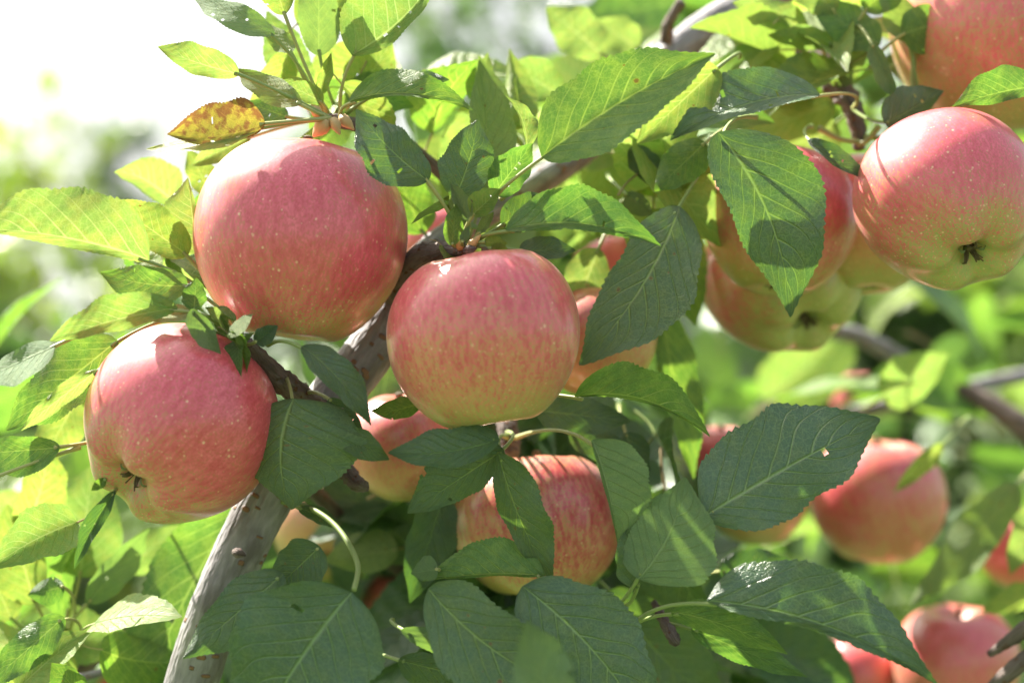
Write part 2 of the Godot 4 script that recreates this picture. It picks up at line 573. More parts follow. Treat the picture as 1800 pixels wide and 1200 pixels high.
func apple(x: float, y: float, d: float, wide: float, tall: float, stem: Vector3, spin: float, blush: Vector3, red: float, stripe: float, green: float, label: String, taper := 0.10, eye_shows := false) -> Node3D:
	var rad := wide * 0.5 * d / F
	var o := thing("apple", label, "apple", P(x, y, d), "apples on the branches")
	var up := stem.normalized()
	var side := up.cross(Vector3(0.13, 0.2, 0.97)).normalized()
	var bas := Basis(side, up, side.cross(up)).rotated(up, spin)
	var near := d < 0.76
	var seed_ := int(x * 3 + y)
	var own := bas.inverse() * blush.normalized()
	var m := StandardMaterial3D.new()
	m.resource_name = "apple_skin"
	m.albedo_texture = apple_skin(seed_, 1024 if near else 256, own, red, stripe, green)
	m.roughness = 0.38
	m.metallic_specular = 0.6
	m.rim_enabled = true
	m.rim = 0.12
	m.rim_tint = 0.0
	m.clearcoat_enabled = true
	m.clearcoat = 0.4
	m.clearcoat_roughness = 0.16
	o.basis = bas
	part("skin", apple_body(seed_, tall, taper, 0.045 if eye_shows else 0.006, near), m, o, Transform3D(Basis.from_scale(Vector3.ONE * rad), Vector3.ZERO))
	var r := RandomNumberGenerator.new()
	r.seed = seed_ + 1
	var lean := Vector3(r.randf_range(-0.2, 0.2), 1.0, r.randf_range(-0.2, 0.2)) * rad
	part("stem", tube([Vector3(0, (tall - 0.40) * rad, 0), Vector3(lean.x * 0.3, (tall - 0.2) * rad, lean.z * 0.3), Vector3(lean.x * 0.5, (tall - 0.02) * rad, lean.z * 0.5)], [0.0014, 0.0013, 0.0019], 7, 8, 0.2, seed_), dry, o)
	var floor_y := -(tall - 0.305) * rad
	var cal := part("calyx", tube([Vector3(0, floor_y + 0.001, 0), Vector3(0, floor_y - 0.002, 0)], [0.0022, 0.0016], 10, 3, 0.2, seed_), dry, o)
	if near:
		for k in 5:
			var an := TAU * k / 5.0 + r.randf_range(-0.2, 0.2)
			var q := Vector3(cos(an), 0, sin(an))
			var across := Vector3(-q.z, 0, q.x)
			var v := PackedVector3Array()
			var uv := PackedVector2Array()
			var reach := r.randf_range(0.0040, 0.0060)
			for i in 7:
				var t := i / 6.0
				var wd := 0.0012 * (1.0 - pow(t, 1.6)) + 0.0001
				var c := Vector3(0, floor_y - 0.001, 0) + q * (0.0015 + reach * t) + Vector3(0, -0.0045 * sin(t * 2.4), 0)
				for s in 3:
					v.append(c + across * (wd * (s - 1)) + Vector3(0, 0.0006 * absf(s - 1.0), 0))
					uv.append(Vector2(s * 0.5, t))
			part("sepal", grid_mesh(v, uv, 7, 3), sepal_green if k % 2 else dry, cal)
		for k in 5:
			var an := r.randf() * TAU
			var q := Vector3(cos(an), 0, sin(an))
			part("stamen", tube([Vector3(0, floor_y, 0) + q * 0.001, Vector3(0, floor_y - 0.004, 0) + q * 0.002, Vector3(0, floor_y - 0.0065, 0) + q * r.randf_range(0.003, 0.006)], [0.00025, 0.0002, 0.0003], 4, 4), dry, cal)
	return o

# ------------------------------------------------------------------ wood
func make_bark() -> void:
	var w := 256
	var h := 512
	var n := FastNoiseLite.new()
	n.frequency = 0.02
	n.fractal_octaves = 5
	var n2 := FastNoiseLite.new()
	n2.frequency = 0.09
	n2.fractal_octaves = 3
	var im := Image.create(w, h, false, Image.FORMAT_RGB8)
	var hm := Image.create(w, h, false, Image.FORMAT_L8)
	for y in h:
		for x in w:
			var an := TAU * x / w
			var lo := n.get_noise_3d(cos(an) * 40.0, sin(an) * 40.0, y * 0.55)
			var fi := n2.get_noise_3d(cos(an) * 40.0, sin(an) * 40.0, y * 0.30)
			var c := Color(0.225, 0.215, 0.225).lerp(Color(0.100, 0.085, 0.082), 0.8 * smooth(-0.15, 0.5, lo)).lerp(Color(0.27, 0.26, 0.27), 0.6 * smooth(0.0, 0.4, -lo + 0.4 * fi))
			c = c * (1.0 + 0.22 * fi)
			im.set_pixel(x, y, c.linear_to_srgb())
			var v := 0.5 + 0.3 * fi + 0.25 * lo
			hm.set_pixel(x, y, Color(v, v, v))
	var r := RandomNumberGenerator.new()
	r.seed = 3
	for k in 90:                    # lenticels: short brown dashes across the bark
		var cx := r.randi() % w
		var cy := r.randi() % h
		var lx := r.randi_range(3, 8)
		var ly := r.randi_range(2, 4)
		for y in range(-ly, ly + 1):
			for x in range(-lx, lx + 1):
				if Vector2(float(x) / lx, float(y) / ly).length() < 1.0:
					im.set_pixel(posmod(cx + x, w), posmod(cy + y, h), lin(0.20, 0.105, 0.055))
					hm.set_pixel(posmod(cx + x, w), posmod(cy + y, h), Color(0.95, 0.95, 0.95))
	bark = StandardMaterial3D.new()
	bark.resource_name = "bark"
	bark.albedo_texture = ImageTexture.create_from_image(im)
	bark.roughness = 0.7
	bark.heightmap_enabled = true
	bark.heightmap_texture = ImageTexture.create_from_image(hm)
	bark.heightmap_scale = 0.14
	spur_bark = bark.duplicate()
	spur_bark.resource_name = "spur_bark"
	spur_bark.albedo_color = lin(0.62, 0.5, 0.42)
	spur_bark.roughness = 0.85
	dry = StandardMaterial3D.new()
	dry.resource_name = "dry_stem"
	dry.albedo_color = lin(0.10, 0.07, 0.035)
	dry.roughness = 0.8
	sepal_green = StandardMaterial3D.new()
	sepal_green.resource_name = "sepal"
	sepal_green.albedo_color = lin(0.14, 0.17, 0.07)
	sepal_green.roughness = 0.8

# pts: (x, y, depth), half-widths in picture units
func limb(called: String, owner_: Node3D, pts: Array, half: Array, sides := 20, segs := 60, rough := 0.12, m: Material = null) -> MeshInstance3D:
	var c := []
	var r := []
	for i in pts.size():
		c.append(P(pts[i].x, pts[i].y, pts[i].z) - owner_.position)
		r.append(half[i] * pts[i].z / F)
	return part(called, tube(c, r, sides, segs, rough, int(pts[0].x), 7.0), m if m else bark, owner_)

func bud(owner_: Node3D, x: float, y: float, d: float, tx: float, ty: float, half: float, m: Material) -> void:
	limb("bud", owner_, [Vector3(x, y, d), Vector3(lerpf(x, tx, 0.4), lerpf(y, ty, 0.4), d - 0.002), Vector3(tx, ty, d - 0.003)], [half * 0.7, half, half * 0.15], 10, 10, 0.25, m)

# ------------------------------------------------------------------ trees beyond
func far_leaf() -> ArrayMesh:
	var v := PackedVector3Array()
	var uv := PackedVector2Array()
	for i in 5:
		var t := i / 4.0
		var w := 0.30 * pow(t, 0.55) * pow(1.0 - t, 0.75) * 2.4
		for s in 3:
			v.append(Vector3(w * (s - 1), t, 0.14 * w * absf(s - 1.0) - 0.12 * t * t))
			uv.append(Vector2(s * 0.5, t))
	return grid_mesh(v, uv, 5, 3)

func distant_tree(at: Vector3, tall: float, wide: float, n: int, size: float, m: Material, label: String, group: String, seed_: int, low := 0.25) -> Node3D:
	var r := RandomNumberGenerator.new()
	r.seed = seed_
	var o := thing("orchard_tree", label, "tree", at, group)
	part("trunk", tube([Vector3(0, -0.05, 0), Vector3(r.randf_range(-0.05, 0.05), tall * 0.4, 0), Vector3(r.randf_range(-0.1, 0.1), tall * 0.9, 0)], [0.05, 0.04, 0.012], 8, 10, 0.2, seed_, 2.0), bark, o)
	var clumps := []
	for i in 15:
		var h := r.randf_range(low, 0.95)
		var rad := wide * (1.0 - 0.65 * absf(h - 0.5))
		var an := r.randf() * TAU
		var q := rad * sqrt(r.randf()) * 0.8
		clumps.append([Vector3(cos(an) * q, h * tall, sin(an) * q), r.randf_range(0.22, 0.42) * wide])
		if i < 7:
			part("limb", tube([Vector3(0, tall * h * 0.6, 0), Vector3(cos(an) * q * 0.5, tall * h * 0.85, sin(an) * q * 0.5), Vector3(cos(an) * q, h * tall, sin(an) * q)], [0.02, 0.014, 0.005], 6, 6, 0.2, seed_ + i, 2.0), bark, o)
	var mm := MultiMesh.new()
	mm.transform_format = MultiMesh.TRANSFORM_3D
	mm.use_colors = true
	mm.mesh = far_leaf()
	mm.instance_count = n
	for i in n:
		var c = clumps[r.randi() % clumps.size()]
		var p: Vector3 = c[0] + Vector3(r.randfn(), r.randfn() * 0.9, r.randfn()) * (c[1] * 0.55)
		var y := Vector3(r.randfn(), r.randfn() - 0.3, r.randfn()).normalized()
		var x := y.cross(Vector3(r.randfn() * 0.5, 1.0, r.randfn() * 0.5)).normalized()
		mm.set_instance_transform(i, Transform3D(Basis(x, y, x.cross(y)).scaled_local(Vector3.ONE * size * r.randf_range(0.7, 1.3)), p))
		var k := r.randf_range(0.5, 1.4)
		mm.set_instance_color(i, Color(k * r.randf_range(0.9, 1.15), k, k * 0.9))
	var mi := MultiMeshInstance3D.new()
	mi.name = "crown"
	mi.multimesh = mm
	mi.material_override = m
	mi.set_meta("kind", "stuff")
	o.add_child(mi, true)
	return o

# ------------------------------------------------------------------ the scene
func _ready() -> void:
	rng.seed = 20
	# camera
	var cam := Camera3D.new()
	cam.name = "camera"
	cam.near = 0.02
	cam.far = 400.0
	cam.position = EYE
	var lens := CameraAttributesPhysical.new()
	lens.frustum_focal_length = 55.0
	lens.frustum_focus_distance = 0.585
	lens.exposure_aperture = 4.5
	lens.frustum_near = 0.02
	lens.frustum_far = 400.0
	cam.attributes = lens
	cam.fov = rad_to_deg(2.0 * atan(600.0 / F))
	add_child(cam)
	cam.current = true
	# sky, sun, exposure
	var sky_m := ProceduralSkyMaterial.new()
	sky_m.sky_top_color = lin(0.48, 0.65, 0.92)
	sky_m.sky_horizon_color = lin(1.0, 1.0, 1.0)
	sky_m.sky_curve = 0.5
	sky_m.ground_horizon_color = lin(0.42, 0.46, 0.36)
	sky_m.ground_bottom_color = lin(0.12, 0.16, 0.07)
	sky_m.sky_energy_multiplier = 0.51
	sky_m.ground_energy_multiplier = 0.5
	sky_m.sun_angle_max = 85.0
	sky_m.sun_curve = 0.42
	var sky := Sky.new()
	sky.sky_material = sky_m
	var env := Environment.new()
	env.background_mode = Environment.BG_SKY
	env.sky = sky
	env.tonemap_mode = Environment.TONE_MAPPER_LINEAR
	env.tonemap_exposure = 4.3
	env.fog_enabled = true
	env.fog_density = 0.0012
	env.fog_light_color = Color(0.95, 0.97, 1.0)
	env.sdfgi_enabled = true
	env.ssao_enabled = true
	env.ssil_enabled = true
	var we := WorldEnvironment.new()
	we.name = "world_environment"
	we.environment = env
	add_child(we)
	var sun := DirectionalLight3D.new()
	sun.name = "sun"
	sun.light_color = Color(1.0, 0.97, 0.92)
	sun.light_energy = 1.6
	sun.light_angular_distance = 0.5
	sun.shadow_enabled = true
	sun.look_at_from_position(SUN * 10.0, Vector3.ZERO, Vector3.UP)
	add_child(sun)

	make_bark()
	make_leaf_textures()
	make_shared()
	make_tables()

	# ground
	var g := StandardMaterial3D.new()
	g.resource_name = "grass"
	var gn := FastNoiseLite.new()
	gn.frequency = 0.02
	gn.fractal_octaves = 5
	var gi := gn.get_seamless_image(256, 256)
	gi.convert(Image.FORMAT_RGB8)
	for y in 256:
		for x in 256:
			var k := gi.get_pixel(x, y).r
			gi.set_pixel(x, y, Color(0.040, 0.078, 0.016).lerp(Color(0.085, 0.115, 0.030), k).linear_to_srgb())
	g.albedo_texture = ImageTexture.create_from_image(gi)
	g.uv1_scale = Vector3(120, 120, 1)
	g.roughness = 0.95
	var pm := PlaneMesh.new()
	pm.size = Vector2(300, 300)
	pm.subdivide_width = 20
	pm.subdivide_depth = 20
	var ground := MeshInstance3D.new()
	ground.name = "ground"
	ground.mesh = pm
	ground.material_override = g
	ground.set_meta("kind", "structure")
	add_child(ground)

	build_far()
	build_tree()
	build_apples()
	build_leaves()

func build_far() -> void:
	var m := []
	for c in [Color(0.15, 0.25, 0.055), Color(0.25, 0.33, 0.07), Color(0.085, 0.165, 0.045)]:
		var a := StandardMaterial3D.new()
		a.resource_name = "far_leaf"
		a.albedo_color = c.linear_to_srgb()
		a.vertex_color_use_as_albedo = true
		a.backlight_enabled = true
		a.backlight = Color(0.92, 0.95, 0.68)
		a.roughness = 0.33
		a.cull_mode = BaseMaterial3D.CULL_DISABLED
		m.append(a)
	var row := "trees of the next orchard row"
	distant_tree(Vector3(-1.65, 0, -4.6), 2.15, 0.75, 2600, 0.075, m[1], "yellowish low apple tree of the next row, past the big pink apples", row, 11)
	distant_tree(Vector3(-0.75, 0, -5.4), 2.0, 0.8, 2600, 0.075, m[0], "low apple tree of the next row behind the topmost pink apple", row, 12)
	distant_tree(Vector3(0.15, 0, -4.8), 2.75, 0.9, 3200, 0.075, m[2], "taller dense tree of the next row behind the pointed glowing leaf", row, 13)
	distant_tree(Vector3(1.05, 0, -4.2), 2.9, 0.9, 3400, 0.075, m[0], "full apple tree of the next row behind the hanging apple cluster", row, 14)
	distant_tree(Vector3(1.75, 0, -3.3), 2.4, 0.8, 3000, 0.075, m[1], "bright bushy tree of the next row at the far end of view", row, 15)
	distant_tree(Vector3(-2.6, 0, -6.0), 2.4, 0.9, 2400, 0.075, m[0], "outermost low tree of the next row past the glowing leaf tips", row, 16)
	distant_tree(Vector3(0.95, 0, -2.2), 2.1, 0.55, 2600, 0.07, m[0], "leafy tree close behind the blurred lone apple and distant branch", row, 17, 0.4)
	distant_tree(Vector3(0.25, 0, -2.4), 1.75, 0.55, 2200, 0.07, m[2], "shaded leafy tree close behind the lowest dark leaves", row, 18, 0.3)
	distant_tree(Vector3(0.62, 0, -3.0), 1.9, 0.6, 2400, 0.07, m[2], "dark dense tree behind the hanging greenish apple", row, 19, 0.35)
	distant_tree(Vector3(1.45, 0, -2.7), 2.0, 0.6, 2400, 0.07, m[2], "dark dense tree behind the pale drooping leaf", row, 31, 0.3)
	distant_tree(Vector3(-1.2, 0, -3.6), 1.55, 0.6, 2200, 0.07, m[2], "low dark tree behind the small apple beside the grey limb", row, 32, 0.3)
	var back := "pale trees far beyond the orchard row"
	distant_tree(Vector3(-6.6, 0, -26.0), 5.6, 0.75, 2600, 0.16, m[2], "slender pale tree rising alone into the white sky", back, 21, 0.3)
	distant_tree(Vector3(-3.2, 0, -28.0), 5.4, 1.8, 3600, 0.17, m[0], "round pale tree in the haze above the topmost apple", back, 22)
	distant_tree(Vector3(-8.6, 0, -24.0), 4.4, 1.8, 3000, 0.17, m[1], "broad low pale tree under the white sky", back, 23)
	distant_tree(Vector3(-4.9, 0, -30.0), 4.7, 2.0, 3000, 0.17, m[2], "wide hazy tree between slender and round ones", back, 24)

func build_tree() -> void:
	tree = thing("apple_tree", "laden apple tree with smooth grey limb and backlit toothed leaves", "tree", Vector3(P(250, 1500, 0.62).x, 0, P(250, 1500, 0.62).z))
	# main limb from its trunk below the picture
	var base := tree.position
	part("trunk", tube([Vector3(-0.05, -0.05, -0.05), Vector3(-0.03, 0.5, -0.04), Vector3(0.0, 1.0, -0.01), P(240, 1480, 0.625) - base, P(330, 1230, 0.622) - base], [0.055, 0.040, 0.026, 0.0125, 0.0106], 24, 60, 0.1, 2, 7.0), bark, tree)
	limb("branch", tree, [Vector3(322, 1250, 0.622), Vector3(372, 1090, 0.62), Vector3(455, 900, 0.62), Vector3(560, 735, 0.625), Vector3(655, 610, 0.635), Vector3(715, 500, 0.645), Vector3(775, 425, 0.66), Vector3(870, 365, 0.68), Vector3(985, 295, 0.70), Vector3(1075, 215, 0.715), Vector3(1190, 90, 0.73), Vector3(1310, 10, 0.74), Vector3(1480, -90, 0.75)], [47.0, 47.0, 46.0, 46.0, 44.0, 36.0, 26.0, 24.0, 25.0, 27.0, 31.0, 35.0, 36.0], 28, 150, 0.035)
	# spurs and twigs
	limb("spur", tree, [Vector3(565, 735, 0.62), Vector3(520, 690, 0.605), Vector3(475, 650, 0.59), Vector3(435, 604, 0.578)], [26.0, 22.0, 19.0, 12.0], 14, 40, 0.35, spur_bark)
	limb("spur", tree, [Vector3(690, 520, 0.635), Vector3(735, 455, 0.615), Vector3(780, 440, 0.595), Vector3(815, 436, 0.582)], [24.0, 22.0, 17.0, 13.0], 14, 40, 0.35, spur_bark)
	limb("spur", tree, [Vector3(705, 480, 0.64), Vector3(708, 470, 0.625), Vector3(712, 462, 0.615)], [14.0, 13.0, 9.0], 12, 16, 0.35, spur_bark)
	limb("twig", tree, [Vector3(850, 380, 0.67), Vector3(760, 290, 0.655), Vector3(690, 238, 0.635), Vector3(640, 222, 0.62), Vector3(580, 210, 0.605)], [10.0, 12.0, 12.0, 13.0, 12.0], 12, 40, 0.25, spur_bark)
	limb("twig", tree, [Vector3(1340, 0, 0.735), Vector3(1400, 75, 0.71), Vector3(1455, 130, 0.685), Vector3(1500, 190, 0.672), Vector3(1512, 262, 0.672)], [18.0, 17.0, 22.0, 18.0, 10.0], 14, 50, 0.4, spur_bark)
	limb("spur", tree, [Vector3(1172, 72, 0.72), Vector3(1176, 40, 0.712), Vector3(1198, 3, 0.705)], [12.0, 10.0, 9.0], 12, 24, 0.4, spur_bark)
	limb("spur", tree, [Vector3(880, 700, 0.68), Vector3(893, 760, 0.665), Vector3(900, 800, 0.66)], [18.0, 19.0, 14.0], 12, 24, 0.35, spur_bark)
	limb("spur", tree, [Vector3(590, 800, 0.63), Vector3(622, 845, 0.61), Vector3(640, 855, 0.60)], [18.0, 14.0, 10.0], 12, 24, 0.4, spur_bark)
	limb("spur", tree, [Vector3(1150, 1060, 0.64), Vector3(1180, 1115, 0.60), Vector3(1190, 1130, 0.595)], [6.0, 11.0, 7.0], 12, 24, 0.6, spur_bark)
	# lower side branch at the far corner, with its twig
	limb("branch", tree, [Vector3(60, 1290, 0.72), Vector3(150, 1160, 0.715), Vector3(230, 1100, 0.71), Vector3(340, 1040, 0.70), Vector3(430, 960, 0.66)], [24.0, 24.0, 20.0, 18.0, 16.0], 14, 40, 0.12, spur_bark)
	limb("twig", tree, [Vector3(150, 1150, 0.71), Vector3(125, 1115, 0.70), Vector3(95, 1090, 0.69)], [13.0, 11.0, 8.0], 10, 20, 0.3, spur_bark)
	limb("twig", tree, [Vector3(490, 880, 0.615), Vector3(545, 893, 0.60), Vector3(595, 930, 0.585), Vector3(628, 990, 0.568), Vector3(622, 1036, 0.5525)], [5.5, 5.0, 5.0, 5.0, 5.0], 10, 30, 0.05, stalk[0])
	# limbs in the depth on the other side
	tree2 = thing("apple_tree", "neighbouring apple tree whose blurred branches carry the lone apple", "tree", Vector3(P(1650, 600, 1.1).x, 0, -1.1))
	part("trunk", tube([Vector3(0.02, -0.05, 0), Vector3(0.0, 0.6, 0), Vector3(0.02, 1.1, 0.0), P(1950, 900, 1.0) - tree2.position, P(1860, 790, 0.92) - tree2.position], [0.05, 0.035, 0.025, 0.014, 0.010], 20, 50, 0.1, 6, 7.0), bark, tree2)
	limb("branch", tree2, [Vector3(1080, 900, 1.02), Vector3(1300, 790, 0.97), Vector3(1560, 712, 0.98), Vector3(1900, 640, 1.05)], [20.0, 16.0, 14.0, 12.0], 12, 40, 0.15)
	limb("branch", tree2, [Vector3(1640, 660, 0.96), Vector3(1740, 710, 0.94), Vector3(1860, 790, 0.92)], [12.0, 18.0, 24.0], 12, 30, 0.15, spur_bark)
	limb("branch", tree2, [Vector3(1440, 580, 0.95), Vector3(1510, 592, 0.95), Vector3(1600, 640, 0.96)], [15.0, 16.0, 15.0], 12, 20, 0.12)
	limb("branch", tree, [Vector3(1740, 1150, 0.66), Vector3(1790, 1115, 0.65), Vector3(1850, 1070, 0.64)], [6.0, 13.0, 15.0], 12, 20, 0.25, spur_bark)
	limb("branch", tree, [Vector3(1690, 1260, 0.66), Vector3(1760, 1195, 0.65), Vector3(1840, 1130, 0.64)], [6.0, 13.0, 15.0], 12, 20, 0.25, spur_bark)
	limb("branch", tree, [Vector3(520, 830, 0.66), Vector3(700, 1000, 0.76), Vector3(930, 1120, 0.80), Vector3(1200, 1160, 0.82)], [14.0, 12.0, 10.0, 8.0], 12, 40, 0.2, spur_bark)
	# buds and scars
	var pinkish := StandardMaterial3D.new()
	pinkish.resource_name = "bud_scale"
	pinkish.albedo_color = lin(0.46, 0.31, 0.13)
	pinkish.roughness = 0.6
	bud(tree, 575, 212, 0.598, 550, 240, 15.0, pinkish)
	bud(tree, 585, 210, 0.597, 597, 236, 10.0, pinkish)
	bud(tree, 600, 205, 0.60, 622, 228, 10.0, pinkish)
	bud(tree, 560, 200, 0.60, 545, 186, 10.0, pinkish)
	bud(tree, 810, 436, 0.58, 800, 418, 8.0, pinkish)
	bud(tree, 822, 438, 0.578, 845, 412, 8.0, pinkish)
	bud(tree, 818, 440, 0.577, 838, 436, 8.0, spur_bark)
	bud(tree, 412, 970, 0.603, 432, 976, 9.0, spur_bark)
	limb("twig", tree, [Vector3(60, 1216, 0.668), Vector3(150, 1189, 0.664), Vector3(230, 1165, 0.66), Vector3(330, 1120, 0.655)], [8.0, 7.5, 7.0, 7.0], 10, 20, 0.06)

func build_apples() -> void:
	apple(527, 424, 0.605, 368, 1.02, Vector3(0.10, 0.97, -0.10), 0.4, Vector3(0.0, 0.55, 0.55), 0.36, 0.34, 0.05, "largest rosy apple, below the browned leaf and bud cluster", 0.12)
	apple(316, 748, 0.585, 350, 0.93, Vector3(0.50, 0.64, -0.58), 1.2, Vector3(0.4, 0.5, 0.6), 0.45, 0.4, 0.10, "deep pink apple showing its green calyx, lowest beside the grey limb", 0.10, true)
	apple(852, 597, 0.575, 338, 0.965, Vector3(-0.12, 0.97, -0.04), 2.2, Vector3(-0.1, 0.9, 0.3), 0.18, 0.45, 0.02, "apple with rosy top and yellow base hanging before the grey limb", 0.10)
	apple(945, 922, 0.655, 292, 0.90, Vector3(-0.05, 0.98, -0.10), 3.1, Vector3(0.5, 0.3, 0.6), -0.2, 0.75, 0.08, "red-streaked yellow apple half covered by a narrow hanging leaf", 0.05)
	apple(712, 786, 0.665, 204, 0.95, Vector3(0.0, 1.0, 0.1), 0.2, Vector3(-0.3, 0.9, 0.2), -0.05, 0.3, 0.0, "orange apple tucked behind two curled leaves next to the grey limb")
	apple(1052, 598, 0.665, 210, 0.97, Vector3(0.0, 1.0, 0.0), 0.9, Vector3(-0.6, 0.7, 0.3), -0.12, 0.4, 0.1, "yellow apple peeping out behind the drooping sunlit dark leaf")
	apple(1370, 390, 0.665, 272, 1.0, Vector3(0.05, 0.98, -0.12), 1.9, Vector3(0.5, 0.8, 0.3), 0.18, 0.35, 0.15, "apple half hidden by one long dark hanging leaf", 0.16)
	apple(1378, 488, 0.715, 284, 0.95, Vector3(-0.25, 0.70, -0.62), 0.3, Vector3(-0.6, 0.5, 0.3), -0.25, 0.35, 0.75, "greenish apple with dark calyx, undermost of the hanging cluster", 0.12, true)
	apple(1668, 354, 0.612, 322, 0.96, Vector3(-0.14, 0.76, -0.63), 0.8, Vector3(-0.1, 0.95, 0.35), 0.30, 0.25, 0.50, "plump apple whose dried calyx faces the viewer from green skin", 0.12, true)
	apple(1765, 55, 0.68, 392, 0.95, Vector3(0.05, 1.0, 0.1), 2.9, Vector3(0.4, 0.9, 0.2), 0.15, 0.25, 0.12, "large apple highest of the cluster, cut by the picture's edge")
	apple(1518, 396, 0.705, 262, 0.97, Vector3(0.0, 1.0, -0.1), 0.5, Vector3(0.1, 0.9, 0.0), 0.08, 0.3, 0.15, "yellowish apple squeezed between two redder apples of the cluster")
	apple(1545, 880, 0.83, 236, 0.97, Vector3(0.05, 1.0, 0.1), 1.4, Vector3(-0.5, 0.7, 0.4), 0.06, 0.3, 0.15, "blurred rosy apple hanging alone past the large pointed dark leaf")
	apple(1680, 1168, 0.83, 220, 0.97, Vector3(0.0, 1.0, 0.1), 2.4, Vector3(-0.2, 0.8, 0.4), 0.1, 0.3, 0.1, "blurred rosy apple at the picture's bottom edge near bare twig ends")
	apple(1510, 1185, 0.86, 150, 0.97, Vector3(0.0, 1.0, 0.1), 0.4, Vector3(-0.4, 0.6, 0.5), 0.2, 0.2, 0.0, "small blurred pink apple just below the long drooping leaf tip")
	apple(1795, 965, 0.88, 150, 0.97, Vector3(0.0, 1.0, 0.1), 1.0, Vector3(-0.3, 0.6, 0.5), 0.22, 0.3, 0.0, "blurred red apple behind the pale drooping leaf")
	apple(1330, 868, 0.80, 190, 0.97, Vector3(0.0, 1.0, 0.1), 2.0, Vector3(0.0, 0.9, 0.2), -0.35, 0.3, 0.0, "golden apple under the large pointed dark leaf")
	apple(1270, 800, 0.80, 110, 0.97, Vector3(0.0, 1.0, 0.1), 0.6, Vector3(-0.3, 0.6, 0.5), 0.4, 0.2, 0.0, "pink sliver of apple behind the dark leaf's shoulder")
	apple(1075, 470, 0.82, 130, 0.97, Vector3(0.0, 1.0, 0.1), 0.6, Vector3(-0.3, 0.6, 0.5), 0.45, 0.2, 0.0, "shaded red apple glimpsed behind the leaf edged with teeth")
	apple(772, 425, 0.80, 140, 0.97, Vector3(0.0, 1.0, 0.1), 1.6, Vector3(-0.3, 0.6, 0.5), 0.4, 0.2, 0.0, "pale pink apple glimpsed between the two big apples")
	apple(588, 925, 0.80, 215, 0.97, Vector3(0.0, 1.0, 0.1), 1.1, Vector3(0.0, 0.6, 0.5), -0.7, 0.2, 0.35, "yellow-green apple behind the grey limb and stalk")
	apple(700, 1065, 0.80, 130, 0.97, Vector3(0.0, 1.0, 0.1), 1.1, Vector3(0.0, 0.6, 0.5), -0.2, 0.2, 0.1, "shaded amber apple deep between the lowest dark leaves")
	apple(1508, 700, 1.25, 90, 0.97, Vector3(0.0, 1.0, 0.1), 1.1, Vector3(0.0, 0.6, 0.5), 0.4, 0.2, 0.1, "tiny blurred pink apple on the thin distant branch")
	apple(212, 1195, 0.86, 80, 0.97, Vector3(0.0, 1.0, 0.1), 1.1, Vector3(0.0, 0.6, 0.5), 0.3, 0.2, 0.0, "pink apple glimpsed under the lower side branch")

